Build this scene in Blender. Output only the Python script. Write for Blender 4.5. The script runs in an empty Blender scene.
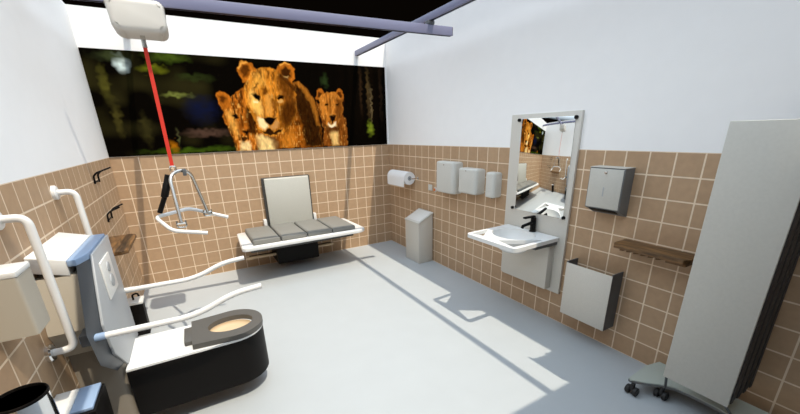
import bpy, bmesh, math, random
import numpy as np
from mathutils import Vector, Matrix

random.seed(4)
C = bpy.context.scene.collection
SC = bpy.context.scene
XL = -3.374            # left wall
YF = -5.05             # edge of the added ceiling, behind the camera
HT = 2.88              # wall height
DADO = 1.5             # tiled up to here
PI = math.pi

# ------------------------------------------------------------------ materials
def srgb(r, g, b):
    f = lambda c: (c/255/12.92) if c/255 <= .04045 else ((c/255+.055)/1.055)**2.4
    return (f(r), f(g), f(b), 1)

def mat(name, col, rough=.5, metal=0., noise=0., nscale=60., bump=0., spec=.5):
    m = bpy.data.materials.new(name); m.use_nodes = True
    nt = m.node_tree; b = nt.nodes['Principled BSDF']
    b.inputs['Base Color'].default_value = col
    b.inputs['Roughness'].default_value = rough
    b.inputs['Metallic'].default_value = metal
    b.inputs['Specular IOR Level'].default_value = spec
    if noise or bump:
        tc = nt.nodes.new('ShaderNodeTexCoord')
        n = nt.nodes.new('ShaderNodeTexNoise'); n.inputs['Scale'].default_value = nscale; n.inputs['Detail'].default_value = 4
        nt.links.new(tc.outputs['Object'], n.inputs['Vector'])
        if noise:
            mx = nt.nodes.new('ShaderNodeMix'); mx.data_type = 'RGBA'
            mx.inputs[6].default_value = tuple(c*(1-noise) for c in col[:3])+(1,)
            mx.inputs[7].default_value = tuple(min(1, c*(1+noise)) for c in col[:3])+(1,)
            nt.links.new(n.outputs['Fac'], mx.inputs[0]); nt.links.new(mx.outputs[2], b.inputs['Base Color'])
        if bump:
            bp = nt.nodes.new('ShaderNodeBump'); bp.inputs['Strength'].default_value = bump; bp.inputs['Distance'].default_value = .002
            nt.links.new(n.outputs['Fac'], bp.inputs['Height']); nt.links.new(bp.outputs['Normal'], b.inputs['Normal'])
    return m

def tile_mat(name, axis, phase):
    """square ceramic tiles of 15 cm with pale grout, laid along a world axis"""
    m = bpy.data.materials.new(name); m.use_nodes = True
    nt = m.node_tree; L = nt.links; b = nt.nodes['Principled BSDF']
    tc = nt.nodes.new('ShaderNodeTexCoord'); sp = nt.nodes.new('ShaderNodeSeparateXYZ'); cb = nt.nodes.new('ShaderNodeCombineXYZ')
    L.new(tc.outputs['Object'], sp.inputs[0])
    ad = nt.nodes.new('ShaderNodeMath'); ad.operation = 'ADD'; ad.inputs[1].default_value = phase+30.0
    L.new(sp.outputs[axis], ad.inputs[0]); L.new(ad.outputs[0], cb.inputs[0]); L.new(sp.outputs['Z'], cb.inputs[1])
    br = nt.nodes.new('ShaderNodeTexBrick'); br.offset = 0; br.squash = 1
    br.inputs['Scale'].default_value = 1; br.inputs['Brick Width'].default_value = .15; br.inputs['Row Height'].default_value = .15
    br.inputs['Mortar Size'].default_value = .0052; br.inputs['Mortar Smooth'].default_value = .25
    br.inputs['Color1'].default_value = TILE1; br.inputs['Color2'].default_value = TILE2
    br.inputs['Mortar'].default_value = GROUT; br.inputs['Bias'].default_value = 0
    L.new(cb.outputs[0], br.inputs['Vector'])
    n = nt.nodes.new('ShaderNodeTexNoise'); n.inputs['Scale'].default_value = 22; n.inputs['Detail'].default_value = 5
    L.new(tc.outputs['Object'], n.inputs['Vector'])
    mr = nt.nodes.new('ShaderNodeMapRange'); mr.inputs['To Min'].default_value = .86; mr.inputs['To Max'].default_value = 1.14
    L.new(n.outputs['Fac'], mr.inputs[0])
    hs = nt.nodes.new('ShaderNodeHueSaturation'); L.new(mr.outputs[0], hs.inputs['Value']); L.new(br.outputs['Color'], hs.inputs['Color'])
    L.new(hs.outputs[0], b.inputs['Base Color'])
    b.inputs['Roughness'].default_value = .5; b.inputs['Specular IOR Level'].default_value = .3
    iv = nt.nodes.new('ShaderNodeMath'); iv.operation = 'SUBTRACT'; iv.inputs[0].default_value = 1; L.new(br.outputs['Fac'], iv.inputs[1])
    bp = nt.nodes.new('ShaderNodeBump'); bp.inputs['Strength'].default_value = .35; bp.inputs['Distance'].default_value = .002
    L.new(iv.outputs[0], bp.inputs['Height']); L.new(bp.outputs['Normal'], b.inputs['Normal'])
    return m

def wood_mat(name, dark, light, axis='Y'):
    m = bpy.data.materials.new(name); m.use_nodes = True
    nt = m.node_tree; L = nt.links; b = nt.nodes['Principled BSDF']
    tc = nt.nodes.new('ShaderNodeTexCoord'); mp = nt.nodes.new('ShaderNodeMapping')
    mp.inputs['Scale'].default_value = (30, 3, 30)
    L.new(tc.outputs['Object'], mp.inputs[0])
    n = nt.nodes.new('ShaderNodeTexNoise'); n.inputs['Scale'].default_value = 1.6; n.inputs['Detail'].default_value = 6; n.inputs['Distortion'].default_value = .6
    L.new(mp.outputs[0], n.inputs['Vector'])
    r = nt.nodes.new('ShaderNodeValToRGB'); r.color_ramp.elements[0].position = .35; r.color_ramp.elements[1].position = .7
    r.color_ramp.elements[0].color = dark; r.color_ramp.elements[1].color = light
    L.new(n.outputs['Fac'], r.inputs[0]); L.new(r.outputs[0], b.inputs['Base Color'])
    b.inputs['Roughness'].default_value = .55
    return m

TILE1 = (.445, .29, .172, 1); TILE2 = (.475, .315, .19, 1); GROUT = (.80, .64, .47, 1)
M = {}
M['plaster'] = mat('plaster', (.93, .91, .89, 1), .85, noise=.02, nscale=9, spec=.2)
M['tile_x'] = tile_mat('brown_tiles_back', 'X', .118)
M['tile_y'] = tile_mat('brown_tiles_side', 'Y', -.005)
M['floor'] = mat('vinyl_floor', (.455, .485, .505, 1), .45, noise=.035, nscale=5, spec=.35)
M['white'] = mat('white_plastic', (.78, .77, .74, 1), .35)
M['offwhite'] = mat('offwhite_plastic', (.66, .62, .56, 1), .4)
M['white_metal'] = mat('white_coated_steel', (.80, .79, .77, 1), .3)
M['grey_plastic'] = mat('pale_grey_plastic', (.62, .605, .555, 1), .45, noise=.08, nscale=90)
M['steel'] = mat('brushed_steel', (.64, .605, .54, 1), .5, metal=.1, noise=.08, nscale=120)
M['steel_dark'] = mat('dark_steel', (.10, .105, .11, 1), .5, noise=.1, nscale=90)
M['panel_grey'] = mat('grey_panel', (.55, .53, .475, 1), .5, noise=.06, nscale=70)
M['bluegrey'] = mat('blue_grey_plastic', (.30, .36, .44, 1), .4)
M['darkgrey'] = mat('dark_grey_plastic', (.10, .10, .10, 1), .5)
M['panel_blue'] = mat('pale_blue_grey_plastic', (.40, .415, .43, 1), .4)
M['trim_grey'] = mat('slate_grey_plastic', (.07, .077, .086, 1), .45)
M['beige_grey'] = mat('warm_grey_plastic', (.27, .235, .19, 1), .5)
M['seat_grey'] = mat('seat_grey_plastic', (.095, .09, .082, 1), .45)
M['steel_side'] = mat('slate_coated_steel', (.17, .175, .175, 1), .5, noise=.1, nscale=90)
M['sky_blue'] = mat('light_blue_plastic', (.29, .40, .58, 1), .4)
M['beige'] = mat('beige_plastic', (.47, .42, .34, 1), .45)
M['panel_dark'] = mat('dark_brown_fabric', (.034, .029, .025, 1), .7)
M['charcoal'] = mat('charcoal_plastic', (.055, .054, .05, 1), .45)
M['black'] = mat('black_plastic', (.005, .004, .0035, 1), .5, spec=.15)
M['chrome'] = mat('chrome', (.80, .80, .80, 1), .12, metal=1)
M['nickel'] = mat('satin_nickel', (.62, .60, .56, 1), .25, metal=1)
M['ceramic'] = mat('white_ceramic', (.80, .80, .79, 1), .15)
M['tan'] = mat('tan_liner', (.62, .47, .30, 1), .6)
M['mirror'] = mat('mirror_glass', (.86, .88, .87, 1), .02, metal=1)
M['paper'] = mat('white_paper', (.84, .84, .84, 1), .9)
M['card'] = mat('roll_core', (.34, .35, .37, 1), .9)
M['cushion'] = mat('grey_vinyl', (.225, .22, .20, 1), .6, noise=.1, nscale=150)
M['backrest'] = mat('pale_grey_vinyl', (.54, .53, .475, 1), .6, noise=.1, nscale=150)
M['rail'] = mat('lavender_grey_aluminium', (.20, .20, .30, 1), .4)
M['red'] = mat('red_webbing', (.66, .03, .012, 1), .7)
M['orange'] = mat('orange_plastic', (.60, .16, .03, 1), .5)
M['wood'] = wood_mat('brown_wood', (.07, .034, .010, 1), (.25, .125, .042, 1))
M['base_green'] = mat('pale_green_grey_plate', (.44, .48, .43, 1), .45)
M['rubber'] = mat('black_rubber', (.018, .017, .016, 1), .6)

# ------------------------------------------------------------------ mesh helpers
def finish(name, bm, m, parent=None, smooth=True, angle=35):
    bmesh.ops.recalc_face_normals(bm, faces=bm.faces)
    me = bpy.data.meshes.new(name)
    org = Vector(parent.matrix_world.translation) if parent else Vector((0, 0, 0))
    if parent:
        org = WORLD[parent.name]
    bmesh.ops.translate(bm, verts=bm.verts, vec=-org)
    if smooth:
        for f in bm.faces: f.smooth = True
    bm.to_mesh(me); bm.free()
    if smooth: me.set_sharp_from_angle(angle=math.radians(angle))
    o = bpy.data.objects.new(name, me); C.objects.link(o)
    for mm in (m if isinstance(m, (list, tuple)) else [m]): me.materials.append(mm)
    if parent:
        o.parent = parent; WORLD[o.name] = org.copy()
    return o

WORLD = {}
def thing(name, label, cat, loc, group=None):
    o = bpy.data.objects.new(name, None); C.objects.link(o); o.location = loc
    o.empty_display_size = .05
    WORLD[o.name] = Vector(loc)
    o['label'] = label; o['category'] = cat
    if group: o['group'] = group
    return o
def tag(o, label, cat, group=None):
    o['label'] = label; o['category'] = cat
    if group: o['group'] = group
    return o

def recenter(o):
    """put a one-mesh thing's origin at its base"""
    me = o.data
    lo = Vector([min(v.co[i] for v in me.vertices) for i in range(3)]); hi = Vector([max(v.co[i] for v in me.vertices) for i in range(3)])
    c = Vector(((lo.x+hi.x)/2, (lo.y+hi.y)/2, lo.z))
    me.transform(Matrix.Translation(-c)); o.location = c; WORLD[o.name] = c
    return o

def box(bm, x0, x1, y0, y1, z0, z1, bev=0., seg=2):
    r = bmesh.ops.create_cube(bm, size=1)
    vs = r['verts']
    for v in vs:
        v.co = Vector(((x0+x1)/2+v.co.x*(x1-x0), (y0+y1)/2+v.co.y*(y1-y0), (z0+z1)/2+v.co.z*(z1-z0)))
    if bev > 0:
        es = list({e for v in vs for e in v.link_edges})
        bmesh.ops.bevel(bm, geom=es, offset=bev, segments=seg, profile=.5, affect='EDGES')
    return bm
def BOX(*a, **k):
    bm = bmesh.new(); box(bm, *a, **k); return bm

def fillet(pts, r, n=7):
    pts = [Vector(p) for p in pts]; out = [pts[0]]
    for i in range(1, len(pts)-1):
        a, b, c = pts[i-1], pts[i], pts[i+1]
        d1 = (a-b); d2 = (c-b); rr = min(r, d1.length*.48, d2.length*.48)
        p0 = b+d1.normalized()*rr; p1 = b+d2.normalized()*rr
        for k in range(n+1):
            t = k/n; out.append(p0*(1-t)**2+b*2*t*(1-t)+p1*t*t)
    out.append(pts[-1]); return out

def tube(bm, pts, rad, n=14, caps=True):
    pts = [Vector(p) for p in pts]
    rings = []; up = None
    for i, p in enumerate(pts):
        if i == 0: t = pts[1]-p
        elif i == len(pts)-1: t = p-pts[-2]
        else: t = (pts[i+1]-p).normalized()+(p-pts[i-1]).normalized()
        t.normalize()
        if up is None:
            up = Vector((0, 0, 1)) if abs(t.z) < .9 else Vector((1, 0, 0))
        s = t.cross(up).normalized(); up = s.cross(t).normalized()
        r = rad[i] if isinstance(rad, (list, tuple)) else rad
        rings.append([bm.verts.new(p+(s*math.cos(2*PI*k/n)+up*math.sin(2*PI*k/n))*r) for k in range(n)])
    for a, b in zip(rings, rings[1:]):
        for k in range(n): bm.faces.new((a[k], a[(k+1) % n], b[(k+1) % n], b[k]))
    if caps:
        bm.faces.new(rings[0]); bm.faces.new(list(reversed(rings[-1])))
    return bm
def TUBE(*a, **k):
    bm = bmesh.new(); tube(bm, *a, **k); return bm

def prism(bm, poly, fn, d0, d1, bev=0., seg=2):
    """poly of (u, v); fn(u, v, d) -> world point; extruded from d0 to d1"""
    A = [bm.verts.new(fn(u, v, d0)) for u, v in poly]; B = [bm.verts.new(fn(u, v, d1)) for u, v in poly]
    n = len(poly); fs = [bm.faces.new(A), bm.faces.new(list(reversed(B)))]
    for k in range(n): fs.append(bm.faces.new((A[k], B[k], B[(k+1) % n], A[(k+1) % n])))
    bmesh.ops.recalc_face_normals(bm, faces=fs)
    if bev:
        es = list({e for v in A+B for e in v.link_edges})
        bmesh.ops.bevel(bm, geom=es, offset=bev, segments=seg, profile=.5, affect='EDGES')
    return bm
def PRISM(*a, **k):
    bm = bmesh.new(); prism(bm, *a, **k); return bm
XZ = lambda u, v, d: (u, d, v)      # profile in x,z extruded along y
YZ = lambda u, v, d: (d, u, v)      # profile in y,z extruded along x
XY = lambda u, v, d: (u, v, d)      # profile in x,y extruded along z

def rounded(poly, r, n=6):
    out = []; N = len(poly)
    for i in range(N):
        a, b, c = Vector(poly[i-1]), Vector(poly[i]), Vector(poly[(i+1) % N])
        rr = r[i] if isinstance(r, (list, tuple)) else r
        if rr <= 0: out.append(tuple(b)); continue
        d1, d2 = a-b, c-b; rr = min(rr, d1.length*.49, d2.length*.49)
        p0, p1 = b+d1.normalized()*rr, b+d2.normalized()*rr
        for k in range(n+1):
            t = k/n; p = p0*(1-t)**2+b*2*t*(1-t)+p1*t*t; out.append((p.x, p.y))
    return out

def plate(bm, outer, holes, z0, z1):
    """flat plate with through holes"""
    loops = [outer]+holes; fs = []; vt = []
    for z in (z0, z1):
        es = []; lv = []
        for lp in loops:
            vs = [bm.verts.new((x, y, z)) for x, y in lp]; lv.append(vs)
            es += [bm.edges.new((vs[k], vs[(k+1) % len(vs)])) for k in range(len(vs))]
        bmesh.ops.triangle_fill(bm, use_beauty=True, edges=es)
        vt.append(lv)
    for a, b in zip(*vt):
        n = len(a)
        for k in range(n): bm.faces.new((a[k], a[(k+1) % n], b[(k+1) % n], b[k]))
    return bm

def lathe(bm, prof, c, axis='Z', n=32, sx=1., sy=1.):
    """profile of (radius, height) turned about an axis through c"""
    rings = []
    for r, h in prof:
        ring = []
        for k in range(n):
            a = 2*PI*k/n; p, q = r*math.cos(a)*sx, r*math.sin(a)*sy
            if axis == 'Z': v = (c[0]+p, c[1]+q, c[2]+h)
            elif axis == 'Y': v = (c[0]+p, c[1]+h, c[2]+q)
            else: v = (c[0]+h, c[1]+p, c[2]+q)
            ring.append(bm.verts.new(v))
        rings.append(ring)
    for a, b in zip(rings, rings[1:]):
        for k in range(n): bm.faces.new((a[k], a[(k+1) % n], b[(k+1) % n], b[k]))
    bm.faces.new(rings[0]); bm.faces.new(list(reversed(rings[-1])))
    return bm
def LATHE(*a, **k):
    bm = bmesh.new(); lathe(bm, *a, **k); return bm
def ellipse(cx, cy, rx, ry, n=40):
    return [(cx+rx*math.cos(2*PI*k/n), cy+ry*math.sin(2*PI*k/n)) for k in range(n)]

SUN, SKY, EXPO = 3.25, 1.85, 0.1
LION = {
    'ear_a': [(-1.917, 2.273), (-1.955, 2.348), (-1.96, 2.414), (-1.923, 2.482), (-1.861, 2.504), (-1.796, 2.47), (-1.754, 2.415), (-1.825, 2.344), (-1.877, 2.275)],
    'ear_a_in': [(-1.914, 2.331), (-1.931, 2.397), (-1.902, 2.455), (-1.849, 2.452), (-1.817, 2.402), (-1.874, 2.333)],
    'ear_b': [(-1.523, 2.417), (-1.481, 2.488), (-1.413, 2.515), (-1.338, 2.496), (-1.295, 2.428), (-1.307, 2.336), (-1.356, 2.262), (-1.421, 2.281), (-1.488, 2.359)],
    'ear_b_in': [(-1.469, 2.419), (-1.408, 2.468), (-1.346, 2.431), (-1.351, 2.344), (-1.403, 2.332), (-1.464, 2.374)],
    'head': [(-1.82, 2.383), (-1.699, 2.437), (-1.594, 2.446), (-1.502, 2.412), (-1.417, 2.311), (-1.341, 2.242), (-1.313, 2.149), (-1.32, 2.001), (-1.354, 1.871), (-1.442, 1.763), (-1.53, 1.7), (-1.648, 1.659), (-1.757, 1.673), (-1.832, 1.75), (-1.843, 1.823), (-1.872, 1.906), (-1.909, 1.977), (-1.922, 2.077), (-1.932, 2.176), (-1.908, 2.245)],
    'face_shade': [(-1.506, 2.388), (-1.409, 2.291), (-1.34, 2.211), (-1.318, 2.107), (-1.334, 1.958), (-1.387, 1.828), (-1.477, 1.753), (-1.578, 1.766), (-1.524, 1.915), (-1.472, 2.063), (-1.519, 2.206), (-1.535, 2.327)],
    'body': [(-1.492, 2.251), (-1.266, 2.302), (-1.177, 2.232), (-1.09, 2.115), (-1.056, 1.962), (-1.023, 1.774), (-1.022, 1.501), (-1.875, 1.526), (-1.861, 1.699), (-1.85, 1.846), (-1.723, 1.903)],
    'body_shade': [(-1.316, 2.286), (-1.177, 2.232), (-1.09, 2.115), (-1.056, 1.962), (-1.023, 1.774), (-1.022, 1.501), (-1.259, 1.511), (-1.266, 1.747), (-1.339, 1.962), (-1.35, 2.14)],
    'chest': [(-1.852, 1.669), (-1.775, 1.681), (-1.671, 1.648), (-1.617, 1.585), (-1.646, 1.487), (-1.847, 1.496)],
    'eye_a': [(-1.837, 2.135), (-1.8, 2.149), (-1.767, 2.116), (-1.768, 2.084), (-1.808, 2.093)],
    'eye_b': [(-1.559, 2.103), (-1.524, 2.135), (-1.485, 2.129), (-1.484, 2.104), (-1.536, 2.083)],
    'undereye_a': [(-1.839, 2.083), (-1.778, 2.071), (-1.789, 2.043), (-1.829, 2.055)],
    'undereye_b': [(-1.548, 2.075), (-1.486, 2.092), (-1.482, 2.067), (-1.541, 2.046)],
    'nose': [(-1.756, 1.879), (-1.672, 1.891), (-1.59, 1.877), (-1.626, 1.827), (-1.681, 1.793), (-1.723, 1.832)],
    'bridge': [(-1.678, 2.152), (-1.63, 2.153), (-1.635, 1.916), (-1.724, 1.905)],
    'muzzle_a': [(-1.812, 1.885), (-1.75, 1.874), (-1.721, 1.822), (-1.698, 1.779), (-1.747, 1.744), (-1.817, 1.781)],
    'muzzle_b': [(-1.598, 1.863), (-1.571, 1.82), (-1.589, 1.766), (-1.659, 1.746), (-1.679, 1.778), (-1.634, 1.814)],
    'mouth': [(-1.822, 1.749), (-1.751, 1.716), (-1.684, 1.768), (-1.641, 1.713), (-1.53, 1.754), (-1.551, 1.711), (-1.646, 1.681), (-1.755, 1.688)],
    'brow': [(-1.713, 2.201), (-1.675, 2.242), (-1.646, 2.193), (-1.668, 2.142), (-1.712, 2.137)],
    'fore1': [(-1.721, 2.401), (-1.699, 2.41), (-1.696, 2.344), (-1.716, 2.324)],
    'fore2': [(-1.636, 2.411), (-1.607, 2.413), (-1.615, 2.324), (-1.636, 2.323)],
    'fore3': [(-1.569, 2.395), (-1.546, 2.39), (-1.566, 2.306), (-1.583, 2.309)],
    'eyestripe': [(-1.814, 2.218), (-1.764, 2.279), (-1.75, 2.26), (-1.804, 2.179)],
    'l_ear': [(-2.235, 2.135), (-2.195, 2.168), (-2.13, 2.156), (-2.071, 2.098), (-2.129, 2.001), (-2.189, 1.965), (-2.227, 2.028)],
    'l_ear_in': [(-2.211, 2.123), (-2.166, 2.134), (-2.127, 2.092), (-2.165, 2.029), (-2.201, 2.055)],
    'l_head': [(-2.185, 1.96), (-2.133, 2.056), (-2.052, 2.131), (-1.928, 2.21), (-1.87, 2.129), (-1.832, 1.903), (-1.814, 1.786), (-1.869, 1.494), (-2.121, 1.506), (-2.127, 1.648), (-2.185, 1.835), (-2.201, 1.899)],
    'l_eye': [(-2.101, 1.918), (-2.057, 1.932), (-2.032, 1.881), (-2.081, 1.87)],
    'l_nose': [(-2.019, 1.732), (-1.967, 1.748), (-1.933, 1.724), (-1.974, 1.687)],
    'l_mouth': [(-2.046, 1.651), (-1.985, 1.673), (-1.954, 1.642), (-2.008, 1.614)],
    'l_chin': [(-2.058, 1.61), (-1.95, 1.612), (-1.937, 1.504), (-2.069, 1.51)],
    'l_st1': [(-2.002, 2.099), (-1.966, 2.114), (-1.961, 2.003), (-1.991, 1.994)],
    'l_st2': [(-2.059, 2.057), (-2.029, 2.071), (-2.039, 1.974), (-2.062, 1.971)],
    'r_ear_a': [(-1.065, 2.1), (-1.036, 2.212), (-0.984, 2.229), (-0.931, 2.172), (-0.948, 2.102)],
    'r_ear_b': [(-0.803, 2.151), (-0.761, 2.229), (-0.696, 2.23), (-0.668, 2.169), (-0.691, 2.074), (-0.744, 2.089)],
    'r_ear_a_in': [(-1.038, 2.131), (-1.015, 2.189), (-0.975, 2.178), (-0.974, 2.123)],
    'r_ear_b_in': [(-0.767, 2.151), (-0.742, 2.198), (-0.699, 2.19), (-0.701, 2.121)],
    'r_head': [(-1.004, 2.131), (-0.894, 2.195), (-0.789, 2.188), (-0.705, 2.121), (-0.686, 1.995), (-0.734, 1.866), (-0.808, 1.77), (-0.876, 1.745), (-0.944, 1.788), (-0.993, 1.9), (-1.027, 2.009)],
    'r_body': [(-1.06, 2.085), (-0.985, 1.978), (-0.728, 1.931), (-0.661, 1.85), (-0.661, 1.512), (-1.013, 1.514), (-0.984, 1.741), (-1.027, 1.9), (-1.068, 2.009)],
    'r_chest': [(-0.905, 1.707), (-0.795, 1.704), (-0.793, 1.518), (-0.875, 1.518), (-0.888, 1.608)],
    'r_eye_a': [(-0.939, 2.056), (-0.891, 2.044), (-0.9, 2.019), (-0.934, 2.028)],
    'r_eye_b': [(-0.798, 2.045), (-0.746, 2.064), (-0.756, 2.036), (-0.793, 2.023)],
    'r_nose': [(-0.897, 1.906), (-0.803, 1.905), (-0.831, 1.835), (-0.86, 1.797), (-0.888, 1.842)],
    'r_chin': [(-0.919, 1.82), (-0.872, 1.787), (-0.803, 1.822), (-0.816, 1.764), (-0.876, 1.745), (-0.917, 1.772)],
    'r_shade': [(-0.884, 2.118), (-0.842, 2.113), (-0.86, 1.915), (-0.896, 1.915)],
    'temple': [(-1.493, 2.398), (-1.392, 2.332), (-1.311, 2.222), (-1.332, 2.18), (-1.424, 2.26), (-1.501, 2.344)],
    'cheek_a': [(-1.873, 2.167), (-1.829, 2.188), (-1.733, 2.06), (-1.752, 1.906), (-1.815, 1.906), (-1.873, 2.034)],
    'fore_light': [(-1.773, 2.352), (-1.682, 2.415), (-1.67, 2.282), (-1.772, 2.196), (-1.855, 2.217)],
    'nose_line': [(-1.735, 2.08), (-1.718, 2.08), (-1.724, 1.891), (-1.746, 1.887)],
    'nose_line_b': [(-1.614, 2.057), (-1.591, 2.066), (-1.601, 1.894), (-1.624, 1.886)],
    'cheek_b': [(-1.519, 2.037), (-1.328, 2.086), (-1.337, 1.915), (-1.458, 1.781), (-1.537, 1.868)],
    'ear_b_tuft': [(-1.45, 2.366), (-1.385, 2.357), (-1.4, 2.308), (-1.434, 2.319)],
    'ear_a_rim': [(-1.955, 2.42), (-1.922, 2.478), (-1.859, 2.502), (-1.834, 2.487), (-1.862, 2.481), (-1.909, 2.46), (-1.937, 2.41)],
    'ear_b_rim': [(-1.487, 2.479), (-1.413, 2.515), (-1.345, 2.495), (-1.352, 2.479), (-1.415, 2.495), (-1.476, 2.46)],
    'eyeliner_a': [(-1.85, 2.148), (-1.802, 2.163), (-1.751, 2.116), (-1.762, 2.068), (-1.777, 2.08), (-1.806, 2.135)],
    'eyeliner_b': [(-1.565, 2.111), (-1.517, 2.153), (-1.467, 2.134), (-1.477, 2.092), (-1.491, 2.121), (-1.52, 2.133)],
    'chin_shade': [(-1.772, 1.696), (-1.677, 1.676), (-1.595, 1.63), (-1.583, 1.484), (-1.662, 1.487), (-1.687, 1.603)],
    'l_shade': [(-1.937, 1.975), (-1.875, 2.003), (-1.821, 1.874), (-1.808, 1.786), (-1.842, 1.638), (-1.922, 1.7), (-1.947, 1.818)],
    'l_cheek': [(-2.16, 1.946), (-2.096, 1.966), (-2.052, 1.79), (-2.079, 1.661), (-2.132, 1.749)],
    'l_cheek_dark': [(-2.055, 1.862), (-1.986, 1.847), (-2.002, 1.746), (-2.042, 1.674), (-2.062, 1.762)],
    'r_face_dark': [(-0.784, 2.126), (-0.686, 2.09), (-0.717, 1.892), (-0.798, 1.802), (-0.813, 1.963)],
    'r_neck': [(-0.99, 1.821), (-0.934, 1.772), (-0.876, 1.739), (-0.79, 1.77), (-0.729, 1.834), (-0.77, 1.697), (-0.942, 1.688)],
    'shoulder': [(-1.3, 2.292), (-1.26, 2.299), (-1.178, 2.226), (-1.097, 2.115), (-1.062, 1.962), (-1.044, 1.774), (-1.075, 1.775), (-1.119, 1.978), (-1.174, 2.113), (-1.243, 2.224)],
    'neck_light': [(-1.535, 1.691), (-1.398, 1.749), (-1.378, 1.64), (-1.426, 1.518), (-1.588, 1.526)],
}
BLOBS = [(-3.063, 2.402, 0.064, 0.08), (-3.131, 2.468, 0.145, 0.052), (-3.238, 2.215, 0.043, 0.148), (-3.207, 1.887, 0.04, 0.171), (-2.797, 2.368, 0.119, 0.044), (-2.642, 2.486, 0.192, 0.05), (-2.622, 2.12, 0.141, 0.026), (-2.404, 2.301, 0.176, 0.035), (-2.407, 1.973, 0.165, 0.139), (-2.695, 1.684, 0.014, 0.093), (-2.759, 1.577, 0.04, 0.069), (-2.393, 1.723, 0.248, 0.045), (-2.548, 1.536, 0.468, 0.032), (-2.979, 1.768, 0.048, 0.149), (-0.305, 2.193, 0.027, 0.296), (-0.262, 2.047, 0.02, 0.234), (-0.292, 1.727, 0.049, 0.097), (-0.418, 2.222, 0.023, 0.292), (-0.916, 2.329, 0.048, 0.075), (-0.109, 2.131, 0.024, 0.338)]

# ------------------------------------------------------------------ the room
def structure(name, bm, m, smooth=False):
    o = finish(name, bm, m, smooth=smooth); o['kind'] = 'structure'; return o
T = .12
YE = -7.4             # far end of the added, unseen covered space behind the camera
structure('floor', BOX(XL-T, T, YE-T, T, -.1, 0), M['floor'])
def wall(name, x0, x1, y0, y1, tm):
    bm = bmesh.new(); box(bm, x0, x1, y0, y1, 0, DADO); box(bm, x0, x1, y0, y1, DADO, HT)
    dup = [f for f in bm.faces if all(abs(v.co.z-DADO) < 1e-6 for v in f.verts)]
    bmesh.ops.delete(bm, geom=dup, context='FACES'); bmesh.ops.remove_doubles(bm, verts=bm.verts, dist=1e-5)
    for f in bm.faces: f.material_index = 0 if f.calc_center_median().z < DADO-.01 else 1
    return structure(name, bm, [M[tm], M['plaster']])
wall('wall_back', XL-T, T, 0, T, 'tile_x')
wall('wall_right', 0, T, YE, 0, 'tile_y')
wall('wall_left', XL-T, XL, YE, 0, 'tile_y')
wall('wall_front', XL-T, T, YE-T, YE, 'tile_x')
structure('added_ceiling', BOX(XL-T, T, YE-T, YF, HT, HT+.1), M['plaster'])  # unseen slab, added to cut ambient light at the near end

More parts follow.
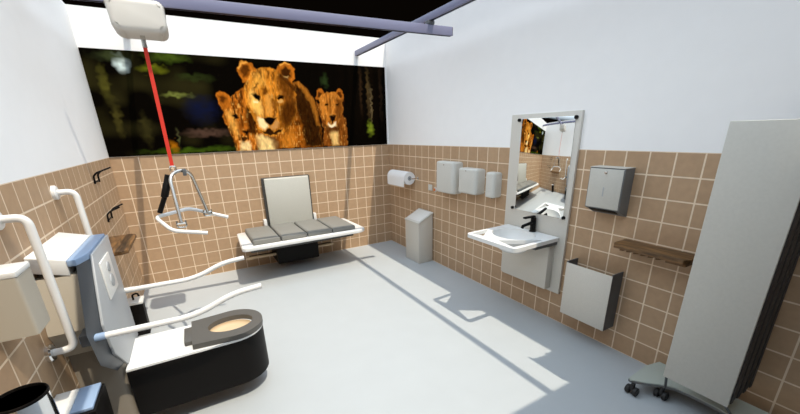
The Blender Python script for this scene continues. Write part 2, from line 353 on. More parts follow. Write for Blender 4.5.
# ------------------------------------------------------------------ lion mural
def paint_mural():
    x0, x1, z0, z1 = -3.369, -.03, 1.503, 2.525
    NX, NZ = 520, 170
    X, Z = np.meshgrid(np.linspace(x0, x1, NX), np.linspace(z0, z1, NZ))
    rng = np.random.RandomState(7)
    def vnoise(sx, sz, seed):
        r = np.random.RandomState(seed); g = r.rand(80, 260)
        u = (X-x0)*sx; v = (Z-z0)*sz
        i = np.floor(u).astype(int) % 259; j = np.floor(v).astype(int) % 79; fu = u-np.floor(u); fv = v-np.floor(v)
        fu = fu*fu*(3-2*fu); fv = fv*fv*(3-2*fv)
        return (g[j, i]*(1-fu)+g[j, i+1]*fu)*(1-fv)+(g[j+1, i]*(1-fu)+g[j+1, i+1]*fu)*fv
    wx = (vnoise(28, 34, 1)-.5)*.022; wz = (vnoise(28, 34, 2)-.5)*.022
    def sdist(poly):
        P = [np.array(p) for p in poly]; px, pz = X+wx, Z+wz
        d = np.full(X.shape, 1e9); ins = np.zeros(X.shape, bool)
        for a, b in zip(P, P[1:]+P[:1]):
            e = b-a; L2 = max(e@e, 1e-12)
            t = np.clip(((px-a[0])*e[0]+(pz-a[1])*e[1])/L2, 0, 1)
            d = np.minimum(d, np.hypot(px-a[0]-t*e[0], pz-a[1]-t*e[1]))
            c = ((a[1] > pz) != (b[1] > pz)) & (px < (b[0]-a[0])*(pz-a[1])/((b[1]-a[1]) if abs(b[1]-a[1]) > 1e-9 else 1e-9)+a[0])
            ins ^= c
        return np.where(ins, -d, d)
    img = np.zeros(X.shape+(3,))
    def S(r, g, b):
        return np.array(srgb(r, g, b)[:3])
    def blend(col, m):
        img[:] = img*(1-m[..., None])+np.asarray(col)*m[..., None]
    def poly(name, col, soft=.012, op=1., tex=0.):
        m = np.clip(.5-sdist(LION[name])/soft, 0, 1)*op
        c = np.asarray(col)[None, None, :]*np.ones(X.shape+(1,))
        if tex:
            f = 1+tex*(FUR-.5)*2
            c = c*f[..., None]
        img[:] = img*(1-m[..., None])+c*m[..., None]
    FUR = .5*vnoise(60, 26, 3)+.3*vnoise(110, 45, 4)+.2*vnoise(20, 14, 5)
    # blurred forest
    img[:] = S(17, 13, 9)
    blend(S(58, 52, 28), np.clip(vnoise(5, 7, 9)-.38, 0, 1)*1.3*np.clip((-1.9-X)/1.0+.5, 0, 1))
    blend(S(26, 18, 12), np.clip(vnoise(16, 2, 12)-.45, 0, 1)*1.3*np.clip(X+1.1, 0, 1))
    cols = [S(205, 212, 210), S(58, 62, 38), S(84, 78, 34), S(74, 66, 32), S(112, 112, 30), S(70, 82, 28), S(112, 114, 58), S(50, 56, 26), S(20, 25, 52),
            S(80, 78, 50), S(170, 106, 20), S(84, 62, 52), S(66, 84, 22), S(60, 54, 28), S(84, 66, 42), S(112, 94, 68), S(118, 128, 40), S(54, 38, 26), S(46, 58, 30), S(44, 32, 24)]
    for (cx, cz, rx, rz), c in zip(BLOBS, cols):
        d = np.hypot((X+wx*2-cx)/rx, (Z+wz*2-cz)/rz)
        blend(c*1.25, np.clip(1.4-d, 0, 1)**1.1*(.5+.5*vnoise(14, 30, 11)))
    STR = vnoise(46, 13, 21); FINE = vnoise(90, 36, 22)
    def coat(name, col, tex=.5, lines=.6, dark=(84, 44, 14)):
        """tawny coat with darker vertical fur marks"""
        poly(name, col, tex=tex)
        m = np.clip(.5-sdist(LION[name])/.02, 0, 1)
        blend(S(*dark), m*np.clip((STR-.56)*5, 0, 1)*lines)
        blend(S(250, 190, 104), m*np.clip((FINE-.66)*4, 0, 1)*lines*.6)
    # the lioness at the right, behind
    coat('r_body', S(140, 80, 30)); poly('r_chest', S(232, 188, 122), .04, .9, .3); poly('r_neck', S(84, 44, 16), .05, .8)
    for k in ('r_ear_a', 'r_ear_b'): poly(k, S(172, 100, 34), tex=.3)
    for k in ('r_ear_a_in', 'r_ear_b_in'): poly(k, S(70, 34, 10), .02, .9)
    coat('r_head', S(196, 122, 48), .4, .5); poly('r_face_dark', S(96, 50, 16), .05, .8); poly('r_shade', S(112, 62, 20), .03, .5)
    for k in ('r_eye_a', 'r_eye_b'): poly(k, S(24, 12, 6), .018)
    poly('r_nose', S(30, 16, 10), .02); poly('r_chin', S(240, 216, 180), .018)
    # the lioness at the left
    coat('l_head', S(184, 106, 34), .7, .9); poly('l_cheek', S(240, 172, 84), .05, .75, .4); poly('l_shade', S(56, 28, 9), .06, .92)
    poly('l_cheek_dark', S(120, 64, 20), .04, .7)
    poly('l_ear', S(186, 108, 34), tex=.4); poly('l_ear_in', S(84, 42, 12), .03, .9)
    for k in ('l_st1', 'l_st2'): poly(k, S(92, 46, 12), .024, .8)
    poly('l_chin', S(244, 206, 150), .035, .9, .3); poly('l_eye', S(24, 12, 6), .018)
    poly('l_nose', S(26, 14, 8), .02); poly('l_mouth', S(50, 26, 12), .014, .9)
    # the big one in the middle
    coat('body', S(160, 90, 26), .5, .8); poly('body_shade', S(44, 24, 9), .07, .93, .6); poly('shoulder', S(196, 124, 46), .03, .6, .3)
    poly('neck_light', S(206, 128, 44), .06, .7, .5); poly('chest', S(246, 206, 142), .05, .9, .4); poly('chin_shade', S(98, 54, 18), .05, .8, .4)
    for k in ('ear_a', 'ear_b'): poly(k, S(186, 108, 34), tex=.4)
    poly('ear_a_in', S(82, 42, 12), .03, .9, .4); poly('ear_b_in', S(52, 26, 10), .03, .92, .4)
    for k in ('ear_a_rim', 'ear_b_rim'): poly(k, S(236, 168, 80), .014, .8)
    poly('ear_b_tuft', S(226, 176, 110), .016, .8)
    coat('head', S(206, 130, 44), .45, .6); poly('fore_light', S(240, 172, 78), .06, .7, .4); poly('face_shade', S(100, 52, 15), .07, .85, .5)
    poly('cheek_b', S(80, 42, 12), .06, .8, .5); poly('temple', S(62, 30, 10), .03, .85); poly('cheek_a', S(248, 190, 104), .05, .85, .35)
    poly('bridge', S(216, 148, 70), .03, .85, .2)
    for k in ('nose_line', 'nose_line_b'): poly(k, S(120, 66, 22), .02, .7)
    for k in ('fore1', 'fore2', 'fore3', 'brow', 'eyestripe'): poly(k, S(84, 42, 12), .024, .85)
    poly('muzzle_a', S(252, 220, 168), .03, .95, .12); poly('muzzle_b', S(196, 142, 86), .03, .9, .12)
    for k in ('eyeliner_a', 'eyeliner_b'): poly(k, S(40, 20, 8), .018, .95)
    for k, c in (('undereye_a', S(252, 220, 168)), ('undereye_b', S(210, 160, 98))): poly(k, c, .014, .9)
    for k in ('eye_a', 'eye_b'): poly(k, S(14, 8, 5), .014)
    poly('nose', S(20, 12, 10), .016); poly('mouth', S(32, 16, 10), .014, .95)
    bm = bmesh.new()
    y = -.012
    V = [[bm.verts.new((X[j, i], y, Z[j, i])) for i in range(NX)] for j in range(NZ)]
    for j in range(NZ-1):
        for i in range(NX-1): bm.faces.new((V[j][i], V[j][i+1], V[j+1][i+1], V[j+1][i]))
    edge = [V[0][i] for i in range(NX)]+[V[j][NX-1] for j in range(1, NZ)]+[V[NZ-1][i] for i in range(NX-2, -1, -1)]+[V[j][0] for j in range(NZ-2, 0, -1)]
    back = [bm.verts.new((v.co.x, -.0005, v.co.z)) for v in edge]
    n = len(edge)
    for k in range(n): bm.faces.new((edge[k], back[k], back[(k+1) % n], edge[(k+1) % n]))
    me = bpy.data.meshes.new('lion_mural'); bm.to_mesh(me); bm.free()
    o = bpy.data.objects.new('lion_mural', me); C.objects.link(o)
    ca = me.color_attributes.new('print', 'FLOAT_COLOR', 'POINT')
    buf = np.ones((len(me.vertices), 4), np.float32); buf[:, :3] = .01
    buf[:NX*NZ, :3] = np.clip(1.18*np.array([1., 1.07, 1.05])*img**1.15, 0, 1).reshape(-1, 3)*.88
    ca.data.foreach_set('color', buf.ravel())
    m = bpy.data.materials.new('printed_panel'); m.use_nodes = True
    b = m.node_tree.nodes['Principled BSDF']; at = m.node_tree.nodes.new('ShaderNodeVertexColor'); at.layer_name = 'print'
    m.node_tree.links.new(at.outputs[0], b.inputs['Base Color']); b.inputs['Roughness'].default_value = .6; b.inputs['Specular IOR Level'].default_value = 0
    me.materials.append(m)
    return o
mural = recenter(paint_mural())
tag(mural, 'wide dark printed panel of three lionesses high on the back wall', 'wall picture')

# ------------------------------------------------------------------ ceiling hoist
def rail(x0, x1, y0, y1, z0, z1, name, label, ctg='hoist rail'):
    t = thing(name, label, ctg, ((x0+x1)/2, (y0+y1)/2, z0), 'aluminium hoist rails overhead')
    finish('track', BOX(x0, x1, y0, y1, z0, z1, bev=.004), M['rail'], t)
    if x1-x0 > 1:
        finish('groove', BOX(x0+.01, x1-.01, (y0+y1)/2-.011, (y0+y1)/2+.011, z0-.0015, z0+.002), M['black'], t)
        finish('end_cap', BOX(x1, x1+.006, y0+.003, y1-.003, z0+.003, z1-.003), M['steel_dark'], t)
    else:
        finish('groove', BOX((x0+x1)/2-.011, (x0+x1)/2+.011, y0+.01, y1-.01, z0-.0015, z0+.002), M['black'], t)
    return t
rail(-.465, -.413, YF+.01, -.002, 2.64, 2.70, 'ceiling_rail', 'lavender grey hoist rail running out from the back wall along the white right wall')
rail(-2.98, -2.93, YF+.01, -.002, 2.64, 2.70, 'ceiling_rail', 'hoist rail whose dark end shows just below the cream hoist motor box')
BY = -1.775
tb = rail(-1.535, 1.535, -.024, .024, 2.53, 2.606, 'traverse_beam', 'long lavender grey beam crossing the room overhead, carrying the hoist motor')
for x in (-1.222, 1.294):
    finish('end_carriage', BOX(x-.035, x+.035, -.03, .03, 2.6065, 2.6395, bev=.004), M['steel_dark'], tb)
tb.location = (-1.735, -1.62, 2.53); tb.rotation_euler = (0, 0, math.radians(-3.7))

hm = thing('hoist_motor', 'cream hoist motor box under the cross beam with a red lifting strap', 'hoist', (-2.75, BY, 2.30))
prof = rounded([(-2.90, 2.315), (-2.605, 2.315), (-2.60, 2.50), (-2.915, 2.50)], .055)
finish('motor_case', PRISM(prof, XZ, BY-.06, BY+.20, bev=.03, seg=4), M['offwhite'], hm)
finish('trolley', BOX(-2.80, -2.70, -1.575, -1.535, 2.495, 2.5295, bev=.006), M['steel_dark'], hm)
HX, HY = -2.757, -1.72
finish('strap', BOX(HX-.012, HX+.012, HY-.002, HY+.002, 1.475, 2.25), M['red'], hm)
finish('strap_guide', BOX(HX-.014, HX+.014, HY-.006, HY+.006, 2.245, 2.32, bev=.002), M['nickel'], hm)

sb = thing('spreader_bar', 'white tubular sling hanger with black actuator hanging from the red strap', 'sling hanger', (HX, HY, .96))
finish('hook_eye', TUBE(fillet([(HX-.018, HY, 1.44), (HX-.018, HY, 1.475), (HX+.018, HY, 1.475), (HX+.018, HY, 1.44)], .015), .006, n=8), M['nickel'], sb)
finish('upper_arch', TUBE(fillet([(-2.775, -1.87, 1.08), (-2.79, -1.76, 1.43), (-2.655, -1.65, 1.445), (-2.585, -1.52, 1.08)], .09, 9), .0125), M['nickel'], sb)
finish('lower_fork', TUBE(fillet([(-2.62, -1.90, .985), (-2.84, -1.90, 1.035), (-2.94, -1.72, 1.115), (-2.715, -1.50, 1.12), (-2.435, -1.50, 1.007)], .05, 7), .014), M['white_metal'], sb)
ac = finish('actuator', TUBE([(-2.795, -1.72, 1.415), (-2.815, -1.72, 1.36), (-2.815, -1.72, 1.355), (-2.85, -1.72, 1.26), (-2.85, -1.72, 1.258), (-2.905, -1.72, 1.145)], [.022, .022, .026, .026, .018, .018]), M['black'], sb)
finish('clamp', BOX(-2.70, -2.675, -1.71, -1.665, 1.40, 1.45, bev=.004), M['steel_dark'], sb)
for x, y, z in ((-2.775, -1.87, 1.075), (-2.585, -1.52, 1.075)):
    bm = TUBE(fillet([(x-.028, y, z+.02), (x-.03, y, z-.03), (x+.03, y, z-.03), (x+.028, y, z+.02)], .02), .0065, n=8)
    tube(bm, [(x-.03, y, z), (x+.03, y, z)], .007, n=8)
    finish('sling_hook', bm, M['nickel'], sb)

# ------------------------------------------------------------------ changing bench at the back wall
cb = thing('changing_bench', 'wall mounted changing bench with four grey pads and a raised backrest', 'changing bench', (-1.57, -.4, 0))
BX0, BX1, BYB, BYF, BZ = -2.315, -.795, -.05, -.80, .50
outline = rounded([(BX0+.03, BYB), (BX0, BYF+.03), (BX0+.03, BYF), (BX1-.09, BYF), (BX1, BYF+.06), (BX1-.02, BYB)], .04, 5)
finish('tray', PRISM(outline, XY, BZ-.048, BZ, bev=.012, seg=3), M['white_metal'], cb)
finish('underframe', BOX(BX0+.1, BX1-.14, BYF+.12, BYB-.02, BZ-.105, BZ-.049, bev=.01), M['charcoal'], cb)
w = (BX1-.13-(BX0+.13))/4
for k in range(4):
    xa = BX0+.125+k*w
    bm = bmesh.new()
    pr_ = rounded([(xa+.007, 0), (xa+w-.007, 0), (xa+w-.007, .055), (xa+.007, .055)], [.008, .008, .026, .026], 5)
    prism(bm, [(u, BZ+.001+v) for u, v in pr_], XZ, BYF+.045, BYB-.03, bev=.008, seg=2)
    finish('cushion', bm, M['cushion'], cb)
bm = PRISM([(0, .51), (-.045, .51), (-.05, 1.15), (0, 1.16)], lambda u, v, d: (d, u, v), -1.885, -1.265)
finish('backrest_frame', bm, M['charcoal'], cb)
finish('backrest', PRISM([(-.046, .525), (-.085, .53), (-.075, 1.145), (-.048, 1.155)], lambda u, v, d: (d, u, v), -1.86, -1.285, bev=.01), M['backrest'], cb)
for x in (-1.915, -1.245):
    finish('hinge_post', BOX(x-.02, x+.02, -.07, 0, .501, .63, bev=.006), M['white_metal'], cb)
finish('lift_pillar', BOX(-1.88, -1.34, -.40, 0, .10, BZ-.106, bev=.01), M['black'], cb)  # lift column, enlarged in black to stand in for shade beneath the tray
for xa, xb in ((-2.24, -1.88), (-1.34, -1.10)):
    finish('foot_rail', BOX(xa, xb, -.32, -.28, .205, .235, bev=.005), M['tan'], cb)
finish('foot_plate', BOX(-2.2, -1.12, -.28, -.24, .205, .235, bev=.004), M['black'], cb)

# ------------------------------------------------------------------ right wall, from the back corner forward
rh = thing('roll_holder', 'wall bracket carrying the wide white paper roll in the back corner', 'bracket', (-.02, -.45, 1.0))
RX, RZ = -.094, 1.072
for y in (-.245, -.80):
    finish('arm', TUBE([(RX, y, RZ), (-.001, y, RZ)], .006, n=8), M['nickel'], rh)
    finish('rosette', LATHE([(.020, 0), (.020, -.006), (.008, -.010)], (0, y, RZ), axis='X', n=18), M['nickel'], rh)
finish('spindle', TUBE([(RX, -.245, RZ), (RX, -.80, RZ)], .008), M['nickel'], rh)
pr_roll = thing('paper_roll', 'wide white paper roll with a hanging sheet in the back right corner', 'paper roll', (RX, -.45, RZ-.11))
bm = bmesh.new(); n = 40
lathe(bm, [(.030, -.265), (.086, -.265), (.086, -.735), (.030, -.735)], (RX, 0, RZ), axis='Y', n=n)
o = finish('roll', bm, M['paper'], pr_roll)
finish('core', LATHE([(.0298, -.266), (.0298, -.7365)], (RX, 0, RZ), axis='Y', n=24), M['card'], pr_roll)
bm = bmesh.new(); pts = [(RX-.086*math.cos(a)-.001, RZ+.086*math.sin(a)) for a in [math.radians(40-8*k) for k in range(6)]]+[(RX-.0875, RZ-.06), (RX-.085, RZ-.112)]
pol = pts+[(u-.002, v) for u, v in reversed(pts)]
prism(bm, pol, XZ, -.27, -.73); finish('loose_sheet', bm, M['paper'], pr_roll)

ws = thing('wall_socket', 'small pale grey square wall plate left of the three dispensers', 'wall plate', (-.01, -1.095, .94))
finish('cover', BOX(-.012, 0, -1.135, -1.055, .945, 1.02, bev=.004), M['grey_plastic'], ws)
finish('rocker', BOX(-.016, -.011, -1.115, -1.075, .962, 1.003, bev=.002), M['grey_plastic'], ws)
cbn = thing('call_button', 'tiny orange alarm button on the tiles beside the first dispenser', 'button', (-.01, -1.2, .94))
finish('ring', LATHE([(.030, 0), (.030, -.010), (.024, -.016), (.01, -.016)], (0, -1.205, .967), axis='X', n=24), M['offwhite'], cbn)
finish('push_knob', LATHE([(.019, -.0155), (.019, -.022), (.012, -.027), (.003, -.028)], (0, -1.205, .967), axis='X', n=20), M['orange'], cbn)

def dispenser(y0, y1, z0, z1, d, r, name, label, cat, extra):
    t = thing(name, label, cat, (-d/2, (y0+y1)/2, z0), 'pale grey dispensers in a row')
    bm = bmesh.new()
    pl = rounded([(0, y0), (0, y1), (-d, y1), (-d, y0)], [0, 0, r, r], 8)
    prism(bm, pl, XY, z0, z1, bev=.0)
    top = [e for e in bm.edges if all(abs(v.co.z-z1) < 1e-6 for v in e.verts) or all(abs(v.co.z-z0) < 1e-6 for v in e.verts)]
    top = [e for e in top if not all(abs(v.co.x+.0005) < 1e-5 for v in e.verts)]
    bmesh.ops.bevel(bm, geom=top, offset=min(.022, r*.6), segments=4, profile=.5, affect='EDGES')
    finish('case', bm, M['grey_plastic'], t)
    extra(t)
    return t
def ex_a(t):
    finish('lock', LATHE([(.006, 0), (.006, -.004), (.002, -.005)], (-.1305, -1.54, 1.30), axis='X', n=12), M['nickel'], t)
    finish('paper_slot', BOX(-.09, -.03, -1.60, -1.48, .977, .982), M['black'], t)
def ex_b(t):
    finish('paper_slot', BOX(-.09, -.03, -2.00, -1.86, 1.016, 1.021), M['black'], t)
    finish('lock', LATHE([(.006, 0), (.006, -.004), (.002, -.005)], (-.1305, -1.925, 1.262), axis='X', n=12), M['nickel'], t)
def ex_c(t):
    finish('push_bar', BOX(-.113, -.105, -2.285, -2.215, 1.03, 1.085, bev=.004), M['grey_plastic'], t)
    finish('nozzle', LATHE([(.008, 0), (.008, -.012), (.004, -.014)], (-.06, -2.25, 1.02), axis='Z', n=12), M['steel_dark'], t)
dispenser(-1.715, -1.365, .98, 1.335, .13, .10, 'towel_dispenser', 'largest pale grey dispenser, leftmost of the row of three, with rounded front', 'dispenser', ex_a)
dispenser(-2.075, -1.785, 1.02, 1.285, .13, .05, 'tissue_dispenser', 'pale grey boxy dispenser in the middle of the row of three', 'dispenser', ex_b)
dispenser(-2.31, -2.185, 1.018, 1.268, .11, .04, 'soap_dispenser', 'smallest and narrowest pale grey dispenser, nearest the mirror', 'dispenser', ex_c)

# free standing bin
fb = thing('waste_bin', 'tall grey floor bin with sloping swing lid in the back right corner', 'bin', (-.12, -1.0, 0))
bm = PRISM([(-.23, .0), (-.235, .545), (-.012, .655), (-.012, .0)], XZ, -1.165, -.835, bev=.006)
finish('bin_body', bm, M['steel'], fb)
bm = PRISM([(-.24, .54), (-.24, .557), (-.008, .672), (-.008, .653)], XZ, -1.172, -.828, bev=.003)
finish('lid_rim', bm, M['grey_plastic'], fb)
bm = PRISM([(-.215, .568), (-.215, .575), (-.03, .667), (-.03, .660)], XZ, -1.145, -.855, bev=.002)
finish('swing_flap', bm, M['white'], fb)

# washbasin unit and its mirror
wb = thing('washbasin', 'white washbasin with black tap on a tall grey wall panel', 'washbasin', (-.2, -2.75, .27))
finish('wall_panel', BOX(-.025, -.0005, -3.09, -2.405, .272, 1.782, bev=.003), M['steel'], wb)
finish('lower_cover', BOX(-.10, -.0255, -3.0, -2.495, .305, .70, bev=.004), M['steel'], wb)
Zb = .782
outer = rounded([(-.03, -2.46), (-.55, -2.475), (-.58, -2.50), (-.575, -3.03), (-.545, -3.05), (-.03, -3.035)], [.01, .02, .02, .02, .02, .01], 5)
bowl = ellipse(-.255, -2.735, .168, .198, 40)
hl = rounded([(-.542, -2.512), (-.33, -2.495), (-.505, -2.63)], .012, 4)
hr = rounded([(-.543, -3.005), (-.20, -3.012), (-.505, -2.80)], .012, 4)
bm = bmesh.new(); plate(bm, outer, [bowl, hl, hr], Zb-.032, Zb)
finish('basin_rim', bm, M['ceramic'], wb)
bm = bmesh.new(); rings = []
for k in range(9):
    t = k/8; s = math.cos(t*PI/2*.86); z = Zb-.004-.16*math.sin(t*PI/2)
    rings.append([bm.verts.new((x, y, z)) for x, y in ellipse(-.255, -2.735, .1685*s, .1985*s, 40)])
for a, b in zip(rings, rings[1:]):
    for k in range(40): bm.faces.new((a[k], a[(k+1) % 40], b[(k+1) % 40], b[k]))
bm.faces.new(rings[-1])
finish('bowl', bm, M['ceramic'], wb)
finish('drain', LATHE([(.02, 0), (.02, .004), (.006, .006)], (-.255, -2.735, Zb-.165), n=20), M['chrome'], wb)
finish('bracket', BOX(-.30, -.0255, -3.02, -2.97, Zb-.07, Zb-.033, bev=.006), M['steel_dark'], wb)
tp = finish('tap', LATHE([(.030, 0), (.030, .006), (.024, .010), (.024, .125), (.019, .130)], (-.056, -2.775, Zb), n=24), M['black'], wb)
finish('spout', TUBE([(-.056, -2.775, Zb+.085), (-.185, -2.775, Zb+.07), (-.195, -2.775, Zb+.05)], [.016, .014, .013]), M['black'], tp)
finish('lever', BOX(-.18, -.045, -2.790, -2.760, Zb+.132, Zb+.148, bev=.004), M['black'], tp)

mr = thing('mirror', 'tall mirror with four black fixings on the panel above the washbasin', 'mirror', (-.03, -2.785, .95))
finish('glass', BOX(-.031, -.0255, -3.045, -2.53, .945, 1.745, bev=.0015), M['mirror'], mr)
for y in (-3.05, -2.50):
    for z in (.955, 1.735):
        finish('fixing', LATHE([(.014, 0), (.014, -.016), (.010, -.020), (.002, -.021)], (-.0255, y, z), axis='X', n=18), M['black'], mr)

# folded paper towel dispenser
pt = thing('paper_towel_dispenser', 'square steel paper towel dispenser on the tiles right of the mirror', 'dispenser', (-.06, -3.39, 1.04))
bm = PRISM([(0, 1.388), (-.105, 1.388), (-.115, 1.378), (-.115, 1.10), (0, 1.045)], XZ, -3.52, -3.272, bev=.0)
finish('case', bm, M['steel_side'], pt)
finish('top_cover', BOX(-.118, -.001, -3.521, -3.271, 1.3885, 1.392), M['panel_grey'], pt)
finish('front_door', BOX(-.121, -.1155, -3.514, -3.278, 1.105, 1.382, bev=.003), M['panel_grey'], pt)
finish('lock', LATHE([(.010, 0), (.010, -.004), (.004, -.006)], (-.1215, -3.395, 1.355), axis='X', n=16), M['nickel'], pt)
finish('level_window', BOX(-.1225, -.1205, -3.398, -3.390, 1.19, 1.255), M['panel_blue'], pt)
finish('outlet', PRISM([(-.109, 1.094), (-.06, 1.070), (-.06, 1.066), (-.109, 1.090)], XZ, -3.49, -3.30), M['black'], pt)

# wall bin (open)
wk = thing('wall_bin', 'open topped square steel waste bin fixed low on the tiled wall', 'bin', (-.07, -3.385, .18))
y0, y1, z0, z1 = -3.575, -3.205, .185, .645
finish('front_panel', BOX(-.14, -.134, y0, y1, z0, z1-.01, bev=.002), M['steel'], wk)
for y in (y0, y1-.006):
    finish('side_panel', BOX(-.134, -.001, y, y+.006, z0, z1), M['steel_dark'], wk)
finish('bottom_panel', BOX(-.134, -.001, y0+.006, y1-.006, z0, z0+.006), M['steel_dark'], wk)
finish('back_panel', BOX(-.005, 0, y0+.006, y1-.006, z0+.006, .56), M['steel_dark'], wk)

# wooden shelves
def shelf(name, label, side, y0, y1, z, th, dep):
    """side = +1: on the right wall (x = 0), -1: on the left wall"""
    fx = (lambda d: -d) if side > 0 else (lambda d: XL+d)
    t = thing(name, label, 'shelf', (fx(dep/2), (y0+y1)/2, z-th), 'wooden wall shelves')
    r = random.Random(3)
    front = []
    N = 22
    for k in range(N+1):
        y = y1+(y0-y1)*k/N
        front.append((fx(dep*(1-.02*r.random())-(.04 if k in (0, N) else 0)), y))
    pl = [(fx(.0005), y1)]+front+[(fx(.0005), y0)]
    bm = PRISM(pl, XY, z-th, z, bev=.004)
    finish('board', bm, M['wood'], t)
    return t, fx
t, fx = shelf('wooden_shelf', 'brown wooden shelf on the right wall between steel bin and grey screen', 1, -4.0, -3.545, .893, .03, .185)
for k in range(6):
    y = -3.60-k*.045
    bm = PRISM([(-.165, y), (-.150, y-.022), (-.02, y-.022), (-.02, y)], XY, .848, .8625)
    finish('batten', bm, M['wood'], t)
finish('rear_batten', BOX(-.165, -.001, -3.99, -3.88, .845, .8625, bev=.003), M['wood'], t)
t, fx = shelf('wooden_shelf', 'brown wooden shelf on the left wall behind the toilet cistern', -1, -1.62, -1.02, .872, .03, .20)
finish('rear_batten', BOX(XL, XL+.03, -1.55, -1.08, .80, .8415, bev=.003), M['wood'], t)

# privacy screen on castors
ps = thing('privacy_screen', 'tall folded grey privacy screen on castors at the right edge', 'screen', (-.3, -4.27, 0))
finish('front_panel', BOX(-.405, -.392, -4.405, -4.10, .235, 1.67, bev=.004), M['panel_grey'], ps)
for k in range(7):
    x = -.386+k*.041
    finish('folded_panel', BOX(x, x+.033, -4.41+.004*(k % 2), -4.13-.006*(k % 3), .25, 1.655, bev=.003), M['panel_dark'], ps)
edge = [(-.40, -3.925), (-.408, -3.942), (-.357, -4.005), (-.298, -4.063), (-.255, -4.126), (-.242, -4.20), (-.240, -4.27)]
edge = edge+[(x, -8.54-y) for x, y in reversed(edge[:-1])]
pl = edge+[(-.17, -4.625), (-.05, -4.60), (-.05, -3.94), (-.17, -3.915)]
finish('base_plate', PRISM(pl, XY, .095, .102), M['base_green'], ps)
finish('base_edge', PRISM(pl, XY, .080, .0948), M['steel_side'], ps)
for y, y2 in ((-4.115, -4.09), (-4.39, -4.44)):
    finish('stem', TUBE([(-.392, y, .235), (-.295, y2, .10)], .007, n=10), M['steel_dark'], ps)
for x, y in ((-.40, -3.958), (-.285, -4.075), (-.285, -4.46), (-.40, -4.582), (-.10, -4.0), (-.10, -4.55)):
    c = finish('caster', BOX(x-.016, x+.016, y-.010, y+.010, .028, .0798, bev=.004), M['rubber'], ps)
    for s in (-1, 1):
        finish('wheel', LATHE([(.008, s*.011), (.026, s*.011), (.029, s*.016), (.029, s*.030), (.024, s*.035), (.006, s*.035)], (x, y, .029), axis='Y', n=24), M['rubber'], c)

# ------------------------------------------------------------------ left side: toilet unit
tl = thing('toilet', 'height adjustable toilet with black base, dark seat and white cistern housing', 'toilet', (-2.9, -2.48, 0))
far, near = -2.19, -2.73
finish('cistern_lid', PRISM([(XL+.001, 1.10), (XL+.001, 1.178), (-3.236, 1.138), (-3.236, 1.06)], XZ, near, far, bev=.004), M['white'], tl)
finish('housing', PRISM([(far, 1.062), (near+.004, 1.062), (-2.79, .80), (-2.70, .64), (-2.63, .60), (far, .60)], YZ, XL+.001, -3.2035), M['beige'], tl)
bm = PRISM([(far, 1.128), (-2.625, 1.125), (-2.815, .81), (-2.79, .63), (-2.58, .43), (far, .43)], YZ, -3.168, -3.155, bev=.004)
finish('front_cover', bm, M['panel_blue'], tl)
bm = PRISM([(-3.235, far), (-3.235, -2.733), (-3.20, -2.735), (-3.1685, -2.64), (-3.1685, far)], XY, 1.1055, 1.137, bev=.004)
finish('front_cap', bm, M['sky_blue'], tl)
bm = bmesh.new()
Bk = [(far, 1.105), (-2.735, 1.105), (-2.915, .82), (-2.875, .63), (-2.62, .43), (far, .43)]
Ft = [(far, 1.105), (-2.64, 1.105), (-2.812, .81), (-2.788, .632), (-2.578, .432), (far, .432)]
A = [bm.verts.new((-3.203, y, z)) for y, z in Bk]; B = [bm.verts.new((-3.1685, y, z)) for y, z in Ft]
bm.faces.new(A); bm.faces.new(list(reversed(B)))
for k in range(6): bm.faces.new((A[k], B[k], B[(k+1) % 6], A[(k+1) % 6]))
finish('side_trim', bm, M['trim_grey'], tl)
fp = finish('flush_plate', BOX(-3.1545, -3.146, -2.585, -2.345, .85, 1.06, bev=.003), M['white'], tl)
for z, r in ((1.0, .028), (.92, .036)):
    finish('flush_button', LATHE([(r, 0), (r, .005), (r*.6, .007)], (-3.1465, -2.45, z), axis='X', n=24), M['panel_blue'], fp)
finish('column', PRISM(rounded([(XL+.001, far-.02), (XL+.001, -2.66), (-3.165, -2.66), (-3.165, far-.02)], [0, 0, .05, .05], 6), XY, 0, .62), M['beige_grey'], tl)
cy = -2.49; hw = .19
def pan(xb, xf, h):
    pts = [(xb, cy+h), (xf-h, cy+h)]
    pts += [(xf-h+h*math.sin(a), cy+h*math.cos(a)) for a in [PI*k/20 for k in range(1, 20)]]
    return pts+[(xf-h, cy-h), (xb, cy-h)]
bm = PRISM(pan(-3.163, -2.405, hw), XY, .13, .4445)
bmesh.ops.delete(bm, geom=[f for f in bm.faces if all(v.co.z > .444 for v in f.verts)], context='FACES_ONLY')
finish('skirt', bm, M['black'], tl)
hole = ellipse(-2.605, cy, .135, .105, 36)
bm = bmesh.new(); plate(bm, pan(-3.163, -2.404, hw+.001), [hole], .445, .457); finish('pan_top', bm, M['ceramic'], tl)
bm = bmesh.new(); rings = []
for k in range(7):
    t = k/6; s = math.cos(t*.8); rings.append([bm.verts.new((x, y, .456-.03*math.sin(t*PI/2))) for x, y in ellipse(-2.605, cy, .134*s, .104*s, 36)])
for a, b in zip(rings, rings[1:]):
    for k in range(36): bm.faces.new((a[k], a[(k+1) % 36], b[(k+1) % 36], b[k]))
bm.faces.new(rings[-1]); finish('bowl', bm, M['tan'], tl)
so = [(-2.83, cy+.165), (-2.585, cy+.19)]
so += [(-2.585+.185*math.sin(a), cy+.19*math.cos(a)) for a in [PI*k/18 for k in range(1, 18)]]
so += [(-2.585, cy-.19), (-2.83, cy-.165)]
bm = bmesh.new(); plate(bm, so, [ellipse(-2.60, cy, .138, .104, 36)], .458, .492)
st = finish('seat', bm, M['seat_grey'], tl)
finish('hinge', BOX(-2.875, -2.82, cy-.10, cy+.10, .458, .486, bev=.006), M['seat_grey'], st)
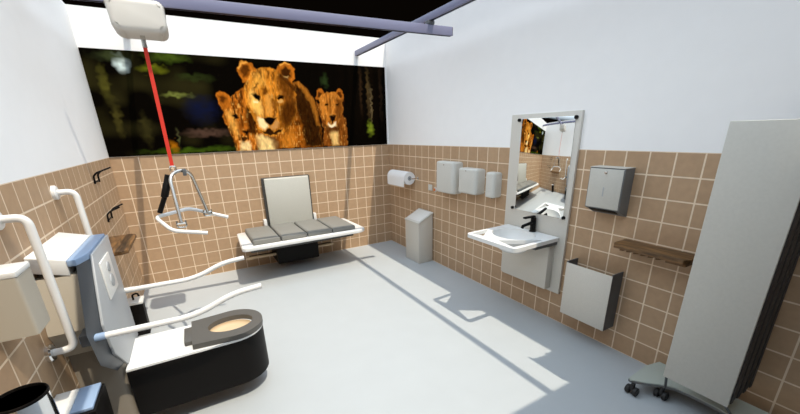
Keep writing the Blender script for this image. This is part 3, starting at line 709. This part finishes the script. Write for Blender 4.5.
for y, x0, zs in ((-2.08, -3.20, .715), (-2.86, -3.225, .775)):
    pts = fillet([(x0, y, zs), (-2.76, y, zs-.008), (-2.57, y, zs+.07), (-2.415, y, zs+.082)], .12, 8)
    a = finish('armrest', TUBE(pts, .0165), M['white_metal'], tl)
    finish('sleeve', TUBE([(x0-.02, y, zs), (x0+.075, y, zs-.001)], .0185), M['sky_blue'] if y < -2.4 else M['white_metal'], a)
    b = (-2.215, y+.0) if y > -2.4 else (-2.80, y)
    finish('arm_bracket', BOX(-3.245, -3.205, -2.20 if y > -2.4 else y-.02, y+.02 if y > -2.4 else -2.78, zs-.03, zs+.03, bev=.006), M['trim_grey'], a)

# grab bars
def grab_bar(y, zt, zb, d, label):
    t = thing('grab_bar', label, 'grab bar', (XL+d/2, y, zb), 'white vertical grab bars on the left wall')
    finish('bar', TUBE(fillet([(XL+.012, y, zt), (XL+d, y, zt), (XL+d, y, zb), (XL+.012, y, zb)], .06, 8), .0165), M['white_metal'], t)
    for z in (zt, zb):
        finish('flange', LATHE([(.042, .0), (.042, .014), (.036, .020), (.018, .022)], (XL, y, z), axis='X', n=28), M['white_metal'] if z > 1 else M['chrome'], t)
    return t
grab_bar(-2.045, 1.385, .76, .10, 'white grab bar on the left wall beyond the toilet cistern')
grab_bar(-2.845, 1.375, .742, .098, 'white grab bar on the left wall on the near side of the cistern')

# toilet paper dispenser
td = thing('toilet_paper_dispenser', 'white toilet paper dispenser at the left edge beside the near grab bar', 'dispenser', (XL+.06, -3.115, .98))
bm = PRISM(rounded([(XL+.001, -3.185), (XL+.122, -3.185), (XL+.122, -3.045), (XL+.001, -3.045)], [0, .012, .012, 0], 4), XY, .985, 1.215)
finish('case', bm, M['beige'], td)
finish('lid', PRISM(rounded([(XL+.001, -3.187), (XL+.124, -3.187), (XL+.124, -3.043), (XL+.001, -3.043)], [0, .012, .012, 0], 4), XY, 1.2155, 1.237, bev=.004), M['white'], td)
finish('paper_slot', BOX(XL+.03, XL+.09, -3.165, -3.065, .982, .986), M['black'], td)

# black sanitary bins and chrome bin
sbn = thing('sanitary_bin', 'narrow black floor bin with white lid behind the toilet', 'bin', (-3.29, -1.25, 0), 'black bins with white lids')
finish('bin_body', PRISM([(-3.342, 0), (-3.236, 0), (-3.232, .30), (-3.346, .30)], XZ, -1.30, -1.20, bev=.004), M['black'], sbn)
ld = finish('lid', BOX(-3.352, -3.226, -1.306, -1.16, .3005, .325, bev=.006), M['white'], sbn)
finish('lid_handle', TUBE(fillet([(-3.30, -1.23, .324), (-3.30, -1.23, .375), (-3.26, -1.23, .38), (-3.255, -1.23, .35)], .02), .008, n=10), M['black'], sbn)
nb = thing('sanitary_bin', 'black floor bin with white lid in the near left corner beside the chrome bin', 'bin', (-3.29, -3.03, 0), 'black bins with white lids')
finish('bin_body', PRISM([(-3.355, 0), (-3.215, 0), (-3.195, .56), (-3.370, .56)], XZ, -3.14, -2.925, bev=.004), M['black'], nb)
nl = finish('lid', BOX(-3.370, -3.285, -3.125, -2.935, .5605, .575, bev=.003), M['white'], nb)
finish('blue_lid_half', BOX(-3.2845, -3.205, -3.125, -2.935, .5605, .575, bev=.003), M['sky_blue'], nl)  # other half of the lid, coloured blue
wbn = thing('chrome_bin', 'round chrome open bin with black rim in the near left corner', 'bin', (-3.294, -3.372, 0))
c = (-3.294, -3.372, 0)
finish('shell', LATHE([(.070, .012), (.075, .842), (.0735, .842), (.068, .016)], c, n=48), M['chrome'], wbn)
finish('base_ring', LATHE([(.072, 0), (.072, .0115), (.062, .0115)], c, n=40), M['black'], wbn)
finish('rim', LATHE([(.0762, .8425), (.0765, .848), (.0745, .852), (.071, .852), (.070, .845), (.067, .60), (.001, .598), (.001, .594), (.069, .596), (.0725, .8425)], c, n=48), M['black'], wbn)

# coat hooks
for (ys, z0, z1, lab) in (((-.975, -.80), 1.325, 1.405, 'upper black double coat hook on the left wall near the back corner'),
                          ((-.905, -.72), .98, 1.06, 'lower black double coat hook on the left wall above the wooden shelf')):
    t = thing('coat_hook', lab, 'coat hook', (XL+.02, sum(ys)/2, z0), 'black coat hooks on the left wall')
    finish('crossbar', BOX(XL, XL+.007, ys[0]-.01, ys[1]+.01, z0+.005, z0+.017, bev=.002), M['black'], t)
    for y in ys:
        finish('prong', TUBE(fillet([(XL+.007, y, z0), (XL+.010, y, z1-.015), (XL+.035, y+.01, z1+.01), (XL+.105, y+.05, z1+.035)], .012), .007, n=8), M['black'], t)

# ------------------------------------------------------------------ light, sky, camera
sun = bpy.data.lights.new('sun', 'SUN'); so_ = bpy.data.objects.new('sun', sun); C.objects.link(so_)
sun.energy = SUN; sun.angle = math.radians(.5); sun.color = (1, .90, .74)
d = -Vector((.150, -.46, 1.0)).normalized()
so_.rotation_euler = d.to_track_quat('-Z', 'Y').to_euler(); so_.location = (1, -4, 6)

w = bpy.data.worlds.new('sky'); SC.world = w; w.use_nodes = True
nt = w.node_tree; bg = nt.nodes['Background']
tc = nt.nodes.new('ShaderNodeTexCoord'); sp = nt.nodes.new('ShaderNodeSeparateXYZ'); rp = nt.nodes.new('ShaderNodeValToRGB')
nt.links.new(tc.outputs['Generated'], sp.inputs[0]); nt.links.new(sp.outputs['Z'], rp.inputs[0]); nt.links.new(rp.outputs[0], bg.inputs['Color'])
e = rp.color_ramp.elements
e[0].position = .30; e[0].color = (.0012, .0008, .0005, 1)
e[1].position = .36; e[1].color = (.75, .875, 1.0, 1)
bg.inputs['Strength'].default_value = SKY

cam = bpy.data.cameras.new('camera'); co = bpy.data.objects.new('camera', cam); C.objects.link(co)
cam.sensor_fit = 'HORIZONTAL'; cam.sensor_width = 36; cam.lens = 353.23/800*36
cam.shift_x = (400-395.06)/800; cam.shift_y = (254.81-207)/800; cam.clip_start = .02
Rm = Matrix(((0.8693880598961178, 0.18501449757207306, -0.4581855923075468), (-0.4933050643613026, 0.2714209729683666, -0.8264265054488488), (-0.028539705421661156, 0.9445106093215991, 0.32723874173665046)))
co.matrix_world = Matrix.Translation((-2.64261, -4.86389, 1.66436)) @ Rm.to_4x4()
SC.camera = co
vs = SC.view_settings; vs.view_transform = 'Standard'; vs.look = 'None'; vs.gamma = 1; vs.use_curve_mapping = False; vs.exposure = EXPO
